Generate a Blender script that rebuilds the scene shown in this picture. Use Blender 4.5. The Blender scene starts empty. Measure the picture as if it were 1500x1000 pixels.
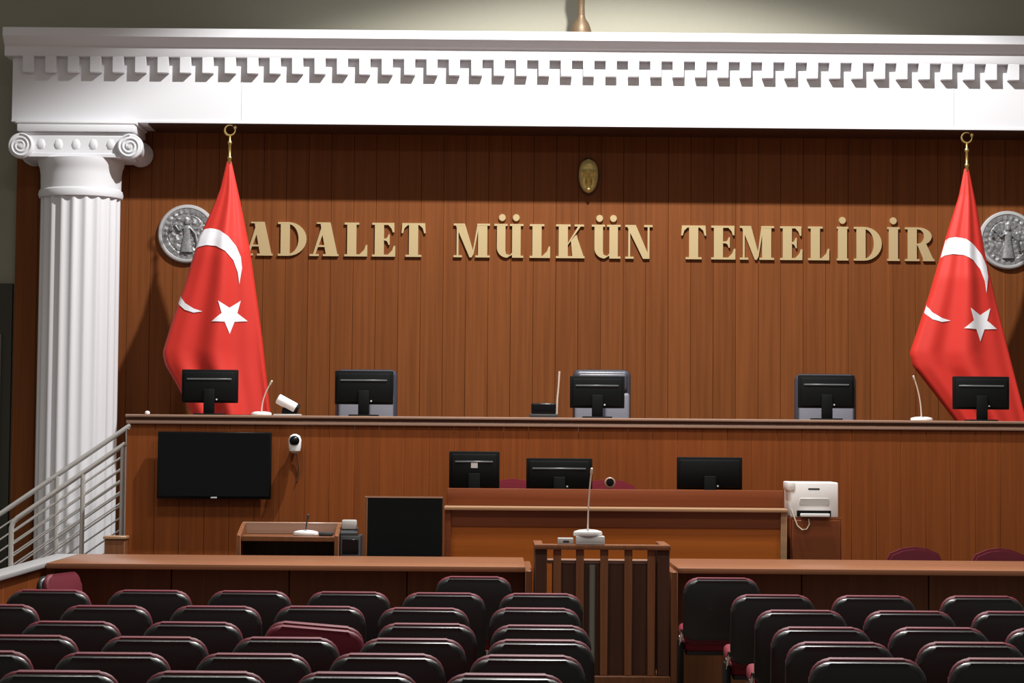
import bpy, bmesh, math, random
from mathutils import Matrix, Vector, noise
random.seed(7)
PI = math.pi
scene = bpy.context.scene
C = scene.collection

# ------------------------------------------------------------------ camera
cam_d = bpy.data.cameras.new('camera'); cam = bpy.data.objects.new('camera', cam_d); C.objects.link(cam)
cam_d.sensor_width = 36; cam_d.lens = 81.6; cam_d.shift_y = -0.036
cam_d.clip_start = 0.1; cam_d.clip_end = 200
cam.matrix_world = (Matrix.Translation((0, 0, 1.84)) @ Matrix.Rotation(math.radians(-0.3), 4, 'Z')
                    @ Matrix.Rotation(math.radians(93.2), 4, 'X') @ Matrix.Rotation(math.radians(0.46), 4, 'Z'))
scene.camera = cam

# ------------------------------------------------------------------ world, lamps, exposure
w = bpy.data.worlds.new('world'); scene.world = w; w.use_nodes = True
bg = w.node_tree.nodes['Background']; bg.inputs[0].default_value = (1.0, 0.93, 0.84, 1); bg.inputs[1].default_value = 0.22
vs = scene.view_settings
vs.view_transform = 'Standard'; vs.look = 'None'; vs.gamma = 1; vs.use_curve_mapping = False; vs.exposure = 0.0

def spot(name, loc, power, size, blend, color=(1, 1, 1), radius=0.05, aim=None):
    l = bpy.data.lights.new(name, 'SPOT'); l.energy = power; l.spot_size = math.radians(size); l.spot_blend = blend
    l.color = color; l.shadow_soft_size = radius
    o = bpy.data.objects.new(name, l); C.objects.link(o); o.location = loc
    if aim: o.rotation_euler = (Vector(aim) - Vector(loc)).to_track_quat('-Z', 'Y').to_euler()
    return o
# ceiling downlight over the judges' bench, in front of the back wall
spot('bench_downlight', (0.95, 17.0, 8.7), 3450, 122, 0.17, (1, 0.99, 0.98), 0.09)
# ceiling downlights over the well of the court and over the audience
for lx in (-2.3, 0.9, 4.1):
    spot('court_downlight', (lx, 14.8, 7.6), 430, 120, 0.5, (1, 0.95, 0.88), 0.3)
def area(name, loc, power, sx, sy, color=(1, 1, 1)):
    l = bpy.data.lights.new(name, 'AREA'); l.shape = 'RECTANGLE'; l.size = sx; l.size_y = sy; l.energy = power; l.color = color
    o = bpy.data.objects.new(name, l); C.objects.link(o); o.location = loc
    return o
for lx in (-1.6, 2.2):
    area('ceiling_panel_light', (lx, 10.5, 7.4), 130, 1.2, 0.6, (1, 0.96, 0.9))

# ------------------------------------------------------------------ materials
def new_mat(name):
    m = bpy.data.materials.new(name); m.use_nodes = True
    return m, m.node_tree.nodes, m.node_tree.links, m.node_tree.nodes['Principled BSDF']
def plain(name, col, rough=0.5, metal=0.0, spec=0.5, bump=0.0, bscale=60, vary=0.0, coat=0.0):
    m, n, l, b = new_mat(name)
    b.inputs['Base Color'].default_value = (*col, 1); b.inputs['Roughness'].default_value = rough
    b.inputs['Metallic'].default_value = metal; b.inputs['Specular IOR Level'].default_value = spec
    b.inputs['Coat Weight'].default_value = coat
    tc = n.new('ShaderNodeTexCoord'); nz = n.new('ShaderNodeTexNoise'); nz.inputs['Scale'].default_value = bscale
    nz.inputs['Detail'].default_value = 4
    l.new(tc.outputs['Object'], nz.inputs['Vector'])
    if bump:
        bp = n.new('ShaderNodeBump'); bp.inputs['Strength'].default_value = bump; bp.inputs['Distance'].default_value = 0.004
        l.new(nz.outputs['Fac'], bp.inputs['Height']); l.new(bp.outputs['Normal'], b.inputs['Normal'])
    if vary:
        mx = n.new('ShaderNodeMix'); mx.data_type = 'RGBA'
        mx.inputs['A'].default_value = (*[c * (1 - vary) for c in col], 1); mx.inputs['B'].default_value = (*[min(1, c * (1 + vary)) for c in col], 1)
        l.new(nz.outputs['Fac'], mx.inputs['Factor']); l.new(mx.outputs['Result'], b.inputs['Base Color'])
    return m
def wood(name, dark, light, rough=0.42, axis='z', scale=1.0, spread=0.25, spec=0.35):
    """veneer: streaks along one axis, each object a little different"""
    m, n, l, b = new_mat(name)
    tc = n.new('ShaderNodeTexCoord'); oi = n.new('ShaderNodeObjectInfo')
    mp = n.new('ShaderNodeMapping')
    s = {'x': (0.7, 30, 30), 'y': (30, 0.7, 30), 'z': (30, 30, 0.7)}[axis]
    mp.inputs['Scale'].default_value = [q * scale for q in s]
    add = n.new('ShaderNodeVectorMath'); add.operation = 'ADD'
    mul = n.new('ShaderNodeVectorMath'); mul.operation = 'SCALE'; mul.inputs[0].default_value = (31.0, 17.0, 23.0)
    l.new(oi.outputs['Random'], mul.inputs['Scale'])
    l.new(tc.outputs['Object'], add.inputs[0]); l.new(mul.outputs['Vector'], add.inputs[1]); l.new(add.outputs['Vector'], mp.inputs['Vector'])
    nz = n.new('ShaderNodeTexNoise'); nz.inputs['Scale'].default_value = 1.0; nz.inputs['Detail'].default_value = 5; nz.inputs['Roughness'].default_value = 0.6
    l.new(mp.outputs['Vector'], nz.inputs['Vector'])
    cr = n.new('ShaderNodeValToRGB')
    cr.color_ramp.elements[0].position = 0.3; cr.color_ramp.elements[0].color = (*dark, 1)
    cr.color_ramp.elements[1].position = 0.7; cr.color_ramp.elements[1].color = (*light, 1)
    l.new(nz.outputs['Fac'], cr.inputs['Fac'])
    mr = n.new('ShaderNodeMapRange'); mr.inputs['To Min'].default_value = 1 - spread; mr.inputs['To Max'].default_value = 1 + spread
    l.new(oi.outputs['Random'], mr.inputs['Value'])
    sc = n.new('ShaderNodeVectorMath'); sc.operation = 'SCALE'
    l.new(cr.outputs['Color'], sc.inputs[0]); l.new(mr.outputs['Result'], sc.inputs['Scale'])
    l.new(sc.outputs['Vector'], b.inputs['Base Color'])
    b.inputs['Roughness'].default_value = rough; b.inputs['Specular IOR Level'].default_value = spec
    return m

M = {}
M['panel'] = wood('wall_veneer', (0.145, 0.044, 0.0115), (0.21, 0.065, 0.017), 0.55, 'z', 1, 0.07, 0.12)
M['bench'] = wood('bench_veneer', (0.160, 0.041, 0.009), (0.225, 0.060, 0.013), 0.5, 'z', 1, 0.07, 0.15)
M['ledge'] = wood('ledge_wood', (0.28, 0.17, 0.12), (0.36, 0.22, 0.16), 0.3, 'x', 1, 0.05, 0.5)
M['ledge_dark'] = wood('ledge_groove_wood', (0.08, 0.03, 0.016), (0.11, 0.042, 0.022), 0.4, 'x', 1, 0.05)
M['desk'] = wood('desk_veneer', (0.37, 0.09, 0.010), (0.48, 0.128, 0.016), 0.4, 'x', 0.7, 0.06)
M['desk_red'] = wood('desk_red_veneer', (0.15, 0.036, 0.010), (0.20, 0.052, 0.015), 0.4, 'x', 0.7, 0.06)
M['trim'] = wood('trim_wood', (0.33, 0.19, 0.10), (0.42, 0.25, 0.14), 0.35, 'x', 1, 0.04, 0.5)
M['rail_top'] = wood('rail_top_veneer', (0.225, 0.088, 0.041), (0.285, 0.12, 0.058), 0.32, 'x', 0.8, 0.04, 0.5)
M['rail_panel'] = wood('rail_panel_veneer', (0.12, 0.042, 0.013), (0.17, 0.06, 0.02), 0.5, 'z', 1, 0.1)
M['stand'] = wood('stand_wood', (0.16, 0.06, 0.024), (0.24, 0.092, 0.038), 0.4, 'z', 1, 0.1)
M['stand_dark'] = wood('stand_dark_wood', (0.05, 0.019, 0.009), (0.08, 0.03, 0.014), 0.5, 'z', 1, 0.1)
M['backing'] = plain('joint_backing', (0.05, 0.019, 0.008), 0.8)
M['white'] = plain('white_painted_plaster', (0.68, 0.68, 0.705), 0.6, bump=0.04, bscale=25)
M['olive'] = plain('olive_wall_paint', (0.265, 0.252, 0.195), 0.85, bump=0.05, bscale=40, vary=0.04)
M['floor'] = plain('floor_carpet', (0.09, 0.06, 0.045), 0.95, bump=0.3, bscale=200)
M['stone'] = plain('pale_grey_stone', (0.34, 0.34, 0.345), 0.4, vary=0.08, bscale=20)
M['steel'] = plain('brushed_steel', (0.66, 0.64, 0.61), 0.35, 0.55)
M['chrome'] = plain('chrome', (0.8, 0.8, 0.8), 0.15, 1.0)
M['gold'] = plain('gold_letter_metal', (0.60, 0.46, 0.24), 0.42, 0.45, 0.6)
M['brass'] = plain('brass', (0.55, 0.38, 0.13), 0.35, 0.85)
M['bronze'] = plain('bronze_patina', (0.13, 0.085, 0.045), 0.5, 0.3, vary=0.35, bscale=30)
M['gilt'] = plain('gilt_mask_metal', (0.92, 0.66, 0.25), 0.45, 0.3, vary=0.35, bscale=40)
M['silver'] = plain('silver_relief_metal', (0.24, 0.24, 0.245), 0.42, 0.3, vary=0.8, bscale=60, bump=0.6)
M['silver_rim'] = plain('silver_rim_metal', (0.52, 0.52, 0.52), 0.4, 0.3)
M['red'] = plain('red_flag_satin', (0.60, 0.034, 0.024), 0.5, 0, 0.3)
M['flagwhite'] = plain('white_flag_satin', (0.82, 0.82, 0.86), 0.5)
M['black'] = plain('black_plastic', (0.0035, 0.0042, 0.0045), 0.6, 0, 0.12)
M['black_gloss'] = plain('black_gloss_plastic', (0.004, 0.004, 0.005), 0.22, 0, 0.25)
M['screen'] = plain('dark_glossy_screen', (0.002, 0.002, 0.003), 0.08, 0, 0.3)
M['grey_slot'] = plain('grey_vent_plastic', (0.10, 0.11, 0.12), 0.35)
M['sticker'] = plain('white_sticker', (0.6, 0.6, 0.6), 0.6)
M['grey_plastic'] = plain('grey_plastic', (0.45, 0.44, 0.43), 0.5)
M['white_plastic'] = plain('white_plastic', (0.78, 0.78, 0.78), 0.35)
M['dark_plastic'] = plain('charcoal_plastic', (0.03, 0.032, 0.035), 0.5)
M['black_panel'] = plain('black_board', (0.0035, 0.005, 0.005), 0.7, 0, 0.12)
M['shell'] = plain('chair_black_shell', (0.0085, 0.0115, 0.0115), 0.36, 0, 0.5, bump=0.05, bscale=300)
M['maroon'] = plain('maroon_upholstery', (0.13, 0.012, 0.024), 0.6, 0, 0.4, bump=0.15, bscale=250)
M['maroon_bright'] = plain('crimson_upholstery', (0.18, 0.014, 0.028), 0.7, 0, 0.3, bump=0.15, bscale=250)
M['leather'] = plain('blue_black_leather', (0.045, 0.046, 0.062), 0.38, 0, 0.5, bump=0.2, bscale=50)
M['grey_leather'] = plain('grey_leather_panel', (0.17, 0.17, 0.20), 0.45, 0, 0.5, bump=0.25, bscale=40)
M['box_grey'] = plain('pale_grey_plastic', (0.55, 0.55, 0.54), 0.5)
M['conduit'] = plain('grey_conduit', (0.16, 0.16, 0.13), 0.5)
M['mic'] = plain('mic_stem_metal', (0.75, 0.62, 0.52), 0.35, 0.3)
M['door_dark'] = plain('dark_door_lining', (0.03, 0.028, 0.018), 0.6)
M['door_grey'] = plain('grey_door_paint', (0.16, 0.15, 0.12), 0.6)
M['paper'] = plain('white_paper', (0.75, 0.75, 0.74), 0.8)
M['cable'] = plain('cream_cable', (0.6, 0.52, 0.4), 0.5)
M['cable_brown'] = plain('brown_cable', (0.07, 0.035, 0.02), 0.6)

# ------------------------------------------------------------------ mesh helpers
class MB:
    def __init__(self): self.bm = bmesh.new()
    def box(self, x0, x1, y0, y1, z0, z1, bev=0.0, seg=2, rot=None, piv=None):
        r = bmesh.ops.create_cube(self.bm, size=1.0); vs_ = r['verts']
        for v in vs_:
            v.co = Vector((x0 + (v.co.x + .5) * (x1 - x0), y0 + (v.co.y + .5) * (y1 - y0), z0 + (v.co.z + .5) * (z1 - z0)))
        if bev:
            es = list({e for v in vs_ for e in v.link_edges})
            rr = bmesh.ops.bevel(self.bm, geom=es, offset=bev, segments=seg, profile=0.5, affect='EDGES')
            vs_ = list({v for f in rr['faces'] for v in f.verts} | {v for v in vs_ if v.is_valid})
        if rot is not None:
            bmesh.ops.rotate(self.bm, verts=vs_, cent=piv or (0, 0, 0), matrix=rot)
        return self
    def prism(self, pts, y0, y1):
        """polygon in XZ extruded along Y"""
        a = [self.bm.verts.new((p[0], y0, p[1])) for p in pts]; b = [self.bm.verts.new((p[0], y1, p[1])) for p in pts]
        n = len(pts); self.bm.faces.new(a); self.bm.faces.new(b[::-1])
        for i in range(n): self.bm.faces.new((a[i], b[i], b[(i + 1) % n], a[(i + 1) % n]))
        return self
    def prism_x(self, pts, x0, x1):
        """polygon in YZ extruded along X"""
        a = [self.bm.verts.new((x0, p[0], p[1])) for p in pts]; b = [self.bm.verts.new((x1, p[0], p[1])) for p in pts]
        n = len(pts); self.bm.faces.new(a); self.bm.faces.new(b[::-1])
        for i in range(n): self.bm.faces.new((a[i], b[i], b[(i + 1) % n], a[(i + 1) % n]))
        return self
    def lathe(self, prof, c=(0, 0, 0), seg=24, axis='z', fx=1.0, fy=1.0):
        rings = []
        for r, h in prof:
            ring = []
            for k in range(seg):
                a = 2 * PI * k / seg; u, v = r * math.cos(a) * fx, r * math.sin(a) * fy
                p = {'z': (u, v, h), 'y': (u, h, v), 'x': (h, u, v)}[axis]
                ring.append(self.bm.verts.new((c[0] + p[0], c[1] + p[1], c[2] + p[2])))
            rings.append(ring)
        for i in range(len(rings) - 1):
            for k in range(seg):
                self.bm.faces.new((rings[i][k], rings[i][(k + 1) % seg], rings[i + 1][(k + 1) % seg], rings[i + 1][k]))
        self.bm.faces.new(rings[0][::-1]); self.bm.faces.new(rings[-1])
        return self
    def tube(self, path, r, seg=8, closed=False, radii=None):
        path = [Vector(p) for p in path]; n = len(path); rings = []; up = None
        for i, p in enumerate(path):
            a = path[(i - 1) % n] if (i > 0 or closed) else p; b = path[(i + 1) % n] if (i < n - 1 or closed) else p
            t = (b - a).normalized()
            if up is None:
                up = Vector((0, 0, 1)) if abs(t.z) < 0.9 else Vector((1, 0, 0))
            u = t.cross(up).normalized(); v = u.cross(t).normalized(); up = v
            rr = radii[i] if radii else r
            rings.append([self.bm.verts.new(p + (u * math.cos(2 * PI * k / seg) + v * math.sin(2 * PI * k / seg)) * rr) for k in range(seg)])
        m = n if closed else n - 1
        for i in range(m):
            A, B = rings[i], rings[(i + 1) % n]
            for k in range(seg): self.bm.faces.new((A[k], A[(k + 1) % seg], B[(k + 1) % seg], B[k]))
        if not closed:
            self.bm.faces.new(rings[0][::-1]); self.bm.faces.new(rings[-1])
        return self
    def mesh(self, name, mat, smooth=True):
        bmesh.ops.recalc_face_normals(self.bm, faces=self.bm.faces)
        me = bpy.data.meshes.new(name); self.bm.to_mesh(me); self.bm.free()
        me.materials.append(M[mat] if isinstance(mat, str) else mat)
        if smooth:
            me.polygons.foreach_set('use_smooth', [True] * len(me.polygons))
            me.set_sharp_from_angle(angle=math.radians(38))
        return me
    def build(self, name, mat, parent=None, loc=None, smooth=True):
        return link(name, self.mesh(name, mat, smooth), parent, loc)
def link(name, me, parent=None, loc=None):
    o = bpy.data.objects.new(name, me); C.objects.link(o)
    if parent: o.parent = parent
    if loc is not None: o.location = loc
    return o
def tag(o, label, cat, group=None):
    o['label'] = label; o['category'] = cat
    if group: o['group'] = group
    return o
def thing(name, label, cat, loc=(0, 0, 0), rz=0.0, group=None):
    o = bpy.data.objects.new(name, None); o.empty_display_size = 0.1; C.objects.link(o)
    o.location = loc; o.rotation_euler = (0, 0, rz)
    return tag(o, label, cat, group)
def struct(o, label=None):
    o['kind'] = 'structure'
    if label: o['label'] = label
    return o
def copy_tree(o, parent=None):
    c = o.copy(); C.objects.link(c); c.parent = parent
    for ch in [q for q in o.children]: copy_tree(ch, c)
    return c
def arc(cx, cy, r, a0, a1, n, ry=None):
    ry = r if ry is None else ry
    return [(cx + r * math.cos(math.radians(a0 + (a1 - a0) * i / n)), cy + ry * math.sin(math.radians(a0 + (a1 - a0) * i / n))) for i in range(n + 1)]

# ================================================================== THE SETTING
XR = 6.4                     # the room goes on past the frame to here
fl = struct(MB().box(-7, 8, -1, 21.6, -0.1, 0).build('floor', 'floor'), 'dark brown floor of the courtroom')
wb = struct(MB().box(-7, 8, 21.56, 21.7, 0, 8.2).build('wall_back', 'olive'), 'olive painted back wall above the white entablature')
# veneered planks on the back wall
PW = 0.209
pm = MB().box(-PW / 2 + .0012, PW / 2 - .0012, 0, 0.045, 0, 5.45, 0.002, 1).mesh('plank', 'panel')
x = -4.5 + PW / 2
wj = struct(MB().box(-4.495, XR, 21.54, 21.56, 0, 5.44).build('wall_panelling', 'backing'), 'dark brown vertical wood panelling of the back wall')
k = 0
while x < XR - PW / 2:
    o = link('plank', pm, wj, (x, 21.495, 0)); x += PW
# door beyond the end of the panelling
d1 = struct(MB().box(-5.75, -4.52, 21.5, 21.56, 0, 3.2).build('door_1', 'door_dark'), 'dark door surround beside the wood panelling')
MB().box(-5.6, -4.61, 21.47, 21.5, 0, 2.73, 0.004, 1).build('door_leaf', 'door_grey', d1)
MB().tube([(-4.72, 21.47, 1.05), (-4.72, 21.42, 1.05), (-4.84, 21.42, 1.05)], 0.012).build('door_handle', 'steel', d1)
# raised platforms
struct(MB().box(-2.93, XR, 18.78, 21.5, 0, 0.95).build('floor_judges_platform', 'floor'), 'raised platform floor behind the judges bench')
struct(MB().box(-1.05, 2.75, 17.15, 18.69, 0, 0.45).build('floor_clerks_platform', 'floor'), 'low platform under the clerks desk')

# ---- stairs up to the judges' platform
st = thing('platform_stairs', 'pale stone stairs climbing beside the white column to the judges platform', 'stairs', (0, 0, 0))
for i in range(6):
    x0 = -4.42 + i * 0.245
    MB().box(x0, -2.95, 19.55, 20.3, i * 0.155, (i + 1) * 0.155 - 0.004, 0.006, 1).build('step', 'stone', st)
MB().prism([(-4.5, 0), (-4.5, .06), (-3.12, .93), (-2.96, .93), (-2.96, 0)], 19.47, 19.55).build('stringer', 'stone', st)

# ================================================================== ENTABLATURE AND COLUMN
en = thing('entablature', 'white classical entablature with a dentil course spanning the wood wall', 'entablature', (0, 20.9, 4.628))
EX0 = -4.43
MB().box(EX0, XR, 0, 0.585, 0, 0.68).build('frieze', 'white', en)
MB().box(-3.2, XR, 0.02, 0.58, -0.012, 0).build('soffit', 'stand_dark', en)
MB().box(EX0, XR, -0.012, 0, 0.0, 0.018).build('lower_fillet', 'white', en)
prof = [(0.585, .59), (-0.075, .59), (-0.08, .60), (-0.08, .672), (-0.09, .684), (-0.10, .688), (-0.115, .70), (-0.15, .735), (-0.175, .75), (-0.18, .756), (-0.18, .828), (-0.17, .834), (0.585, .834)]
MB().prism_x(prof, EX0 - 0.06, XR).build('cornice', 'white', en)
dm = MB().box(-.05, .05, -0.078, 0.0, 0, 0.145, 0.003, 1).mesh('dentil', 'white')
x = 0.786 - 25 * 0.2025
while x < XR:
    if x > EX0 + .05: link('dentil', dm, en, (x, 0, 0.446))
    x += 0.2025
# upright seams between the plaster lengths
for sx in (-2.35, -0.2, 1.95, 4.1):
    MB().box(sx - .004, sx + .004, -0.003, 0, 0.018, 0.43).build('seam_strip', 'white', en)

col = thing('fluted_column', 'white fluted column with scrolled capital beside the stair railing', 'column', (-3.832, 21.12, 0))
def flute_profile(r, z, seg=160, nf=20, depth=0.022):
    out = []
    for k in range(seg):
        a = 2 * PI * k / seg; ph = (k % (seg // nf)) / (seg // nf)
        g = math.sin(PI * min(1, max(0, (ph - .1) / .8))) ** 0.7
        rr = r - depth * g
        out.append((rr * math.cos(a), rr * math.sin(a), z))
    return out
bm = bmesh.new(); rings = []
for z, r in ((0.18, .366), (1.0, .366), (2.0, .365), (3.0, .363), (3.97, .361)):
    rings.append([bm.verts.new(p) for p in flute_profile(r, z)])
for i in range(len(rings) - 1):
    for k in range(160): bm.faces.new((rings[i][k], rings[i][(k + 1) % 160], rings[i + 1][(k + 1) % 160], rings[i + 1][k]))
bm.faces.new(rings[-1]); m_ = MB(); m_.bm = bm; m_.build('shaft', 'white', col)
MB().lathe([(.37, 0), (.37, .08), (.375, .10), (.37, .13), (.366, .16), (.362, .18)], seg=48).build('column_base', 'white', col)
MB().lathe([(.355, 3.95), (.375, 3.955), (.383, 3.985), (.375, 4.02), (.362, 4.03), (.362, 4.06), (.364, 4.16), (.372, 4.22), (.385, 4.25), (.39, 4.30)], seg=64).build('neck', 'white', col)
MB().box(-.50, .50, -.29, .29, 4.30, 4.50, 0.006, 1).build('capital_band', 'white', col)
MB().box(-.46, .46, -.305, -.285, 4.30, 4.335, 0.004, 1).build('band_fillet', 'white', col)
ab = MB()
for z0, z1, a, b in ((4.50, 4.53, .49, .29), (4.53, 4.60, .53, .32), (4.60, 4.626, .545, .325)):
    ab.box(-a, a, -b, b, z0, z1, 0.01, 2)
ab.build('abacus', 'white', col)
for i in range(5):
    MB().lathe([(.004, -.045), (.03, -.035), (.042, 0), (.03, .04), (.01, .05)], c=(-.315 + i * .157, -.288, 4.415), seg=12, fx=1.0, fy=0.35).build('egg_moulding', 'white', col)
for sx in (-1, 1):
    cx = sx * .49
    v = MB().lathe([(.105, -.33), (.115, -.32), (.115, -.25), (.09, -.10), (.082, 0), (.09, .10), (.115, .25), (.115, .33)], c=(cx, 0, 4.40), seg=32, axis='y').build('volute', 'white', col)
    sp = []
    for q in range(70):
        a = q / 69 * 2.6 * 2 * PI; r = .106 * (1 - q / 69 * .84)
        sp.append((cx - sx * r * math.sin(a), -.333, 4.40 + r * math.cos(a)))
    MB().tube(sp, .0105, 6).build('scroll', 'white', v)
    MB().lathe([(.018, -.346), (.02, -.33)], c=(cx, 0, 4.40), seg=14, axis='y').build('scroll_eye', 'white', v)

# ================================================================== WALL FITTINGS
# ---- gold motto
S, HS = 0.27, 0.06
def rect(a, b, c, d): return [(a, c), (b, c), (b, d), (a, d)]
def half_ring(x0, y0, y1, W, tv, th, n=14):
    cy = (y0 + y1) / 2; ry = (y1 - y0) / 2
    o = arc(x0, cy, W - x0, 90, -90, n, ry); i = arc(x0, cy, W - x0 - tv, -90, 90, n, ry - th)
    return o + i
def glyph(ch, W):
    if ch == 'A':
        t = .36 * W
        return [[(t, 1), (t + .30, 1), (W - .03, .03), (W - .37, .03)], [(.09, .03), (.16, .03), (t + .13, .80), (t + .05, .90)], rect(t - .1, t + .1, .955, 1),
                rect(.2, W * .6, .27, .325), rect(0, .27, 0, HS), rect(W - .46, W, 0, HS)], []
    if ch == 'D':
        return [rect(.08, .08 + S, .03, .97), rect(0, .36 * W + .02, 0, HS), rect(0, .36 * W + .02, 1 - HS, 1), half_ring(.36 * W, 0, 1, W, .235, HS)], []
    if ch == 'L':
        return [rect(.08, .08 + S, .03, .97), rect(0, .16 + S, 1 - HS, 1), rect(0, W, 0, HS), [(W, 0.02), (W, .34), (W - .045, .34), (W - .09, .2), (W - .24, HS - .01)]], []
    if ch == 'E':
        return [rect(.08, .08 + S, .03, .97), rect(0, W - .03, 1 - HS, 1), rect(0, W, 0, HS), [(W, 0.02), (W, .32), (W - .045, .32), (W - .09, .19), (W - .22, HS - .01)],
                [(W - .03, .98), (W - .22, 1 - HS + .01), (W - .12, .84), (W - .075, .72), (W - .03, .72)], rect(.3, W - .2, .48, .535), [(W - .2, .66), (W - .24, .56), (W - .3, .53), (W - .3, .48), (W - .24, .45), (W - .2, .35), (W - .165, .35), (W - .165, .66)]], []
    if ch == 'T':
        c = W / 2
        return [rect(c - S / 2, c + S / 2, .03, .97), rect(0.02, W - .02, 1 - HS, 1), rect(c - S / 2 - .1, c + S / 2 + .1, 0, HS),
                [(.02, .98), (0, .70), (.045, .70), (.09, .85), (.2, 1 - HS + .01)], [(W - .02, .98), (W - .2, 1 - HS + .01), (W - .09, .85), (W - .045, .70), (W, .70)]], []
    if ch == 'M':
        return [rect(.09, .145, .03, .97), rect(W - .08 - S, W - .08, .03, .97), [(.04, 1), (.33, 1), (W * .56, .12), (W * .5, 0), (W * .44, 0)],
                [(W * .5, 0), (W * .55, 0.1), (W - .1 - S + .06, 1), (W - .1 - S, 1)], rect(0, .25, 0, HS), rect(W - .16 - S, W, 0, HS), rect(0, .3, 1 - HS, 1), rect(W - .11 - S, W, 1 - HS, 1)], []
    if ch == 'U':
        l0, l1 = .08, .08 + S - .02; r1 = W - .08; r0 = r1 - S + .02
        bowl = [(l0, .30)] + [(l0 + (.30) * (1 - math.cos(a)), .30 - .30 * math.sin(a)) for a in [q * PI / 20 for q in range(1, 11)]] + [(r0 + .02, .10), (r0 + .02, .17), ((l1 + r0) / 2 + .03, .075), (l1 + .02, .11), (l1, .22), (l1, .30)]
        return [rect(l0, l1, .28, .97), rect(r0, r1, .03, .97), bowl, rect(0, l1 + .06, 1 - HS, 1), rect(r0 - .07, W, 1 - HS, 1), rect(r0, W, 0, HS)], [(.27 * W, 1.185), (.75 * W, 1.185)]
    if ch == 'K':
        return [rect(.08, .08 + S, .03, .97), rect(0, .16 + S, 1 - HS, 1), rect(0, .16 + S, 0, HS), [(.33, .36), (.36, .46), (W - .18, .97), (W - .1, .97)],
                [(.44, .52), (.60, .70), (W - .02, .03), (W - .36, .03)], rect(W - .3, W - .02, 1 - HS, 1), rect(W - .44, W, 0, HS)], []
    if ch == 'N':
        return [rect(.09, .145, .03, .97), rect(W - .145, W - .09, .0, .97), [(.03, 1), (.31, 1), (W - .09, .05), (W - .09, 0), (W - .28, 0)], rect(0, .25, 0, HS), rect(0, .3, 1 - HS, 1), rect(W - .25, W, 1 - HS, 1)], []
    if ch == 'I':
        c = W / 2
        return [rect(c - S / 2, c + S / 2, .03, .97), rect(0, W, 0, HS), rect(0, W, 1 - HS, 1)], [(c, 1.185)]
    if ch == 'R':
        return [rect(.08, .08 + S, .03, .97), rect(0, .16 + S, 0, HS), rect(0, .4, 1 - HS, 1), half_ring(.38, .46, 1, W - .08, .225, HS), rect(.3, .4, .46, .52),
                [(.36, .50), (.62, .52), (W - .02, .03), (W - .32, .03)], rect(W - .34, W, 0, HS)], []
CAP = 0.314
spell = [('A', -2.379, -2.111, 'A at the start of the word beside the flag'), ('D', -2.063, -1.798, 'D in the first word'), ('A', -1.768, -1.5, 'A between D and L in the first word'),
         ('L', -1.446, -1.234, 'L in the first word'), ('E', -1.19, -.975, 'E in the first word'), ('T', -.918, -.693, 'T ending the first word'),
         ('M', -.434, -.097, 'M starting the middle word'), ('U', -.057, .213, 'dotted U between M and L'), ('L', .272, .462, 'L in the middle word'), ('K', .516, .782, 'K in the middle word'),
         ('U', .848, 1.115, 'dotted U between K and N'), ('N', 1.159, 1.412, 'N ending the middle word'), ('T', 1.678, 1.91, 'T starting the last word'),
         ('E', 1.957, 2.182, 'E between T and M in the last word'), ('M', 2.223, 2.54, 'M in the last word'), ('E', 2.597, 2.804, 'E between M and L in the last word'),
         ('L', 2.857, 3.054, 'L in the last word'), ('I', 3.124, 3.23, 'dotted I between L and D'), ('D', 3.282, 3.542, 'D in the last word'),
         ('I', 3.593, 3.707, 'dotted I between D and R'), ('R', 3.758, 4.031, 'R ending the last word')]
for ch, x0, x1, lab in spell:
    W = (x1 - x0) / CAP
    polys, dots = glyph(ch, W)
    mb = MB()
    for i, p in enumerate(polys): mb.prism([(q[0] * CAP, q[1] * CAP) for q in p], -0.025 - .0003 * i, 0.0)
    o = mb.build('metal_letter', 'gold', None, (x0, 21.494, 3.476), smooth=False)
    tag(o, 'gold metal letter ' + lab, 'letter', 'gold letters of the wall motto')
    for dx, dz in dots:
        MB().lathe([(.034, 0), (.034, -.02), (.03, -.026)], c=(dx * CAP, 0, dz * CAP), seg=20, axis='y').build('dot', 'gold', o)

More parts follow.
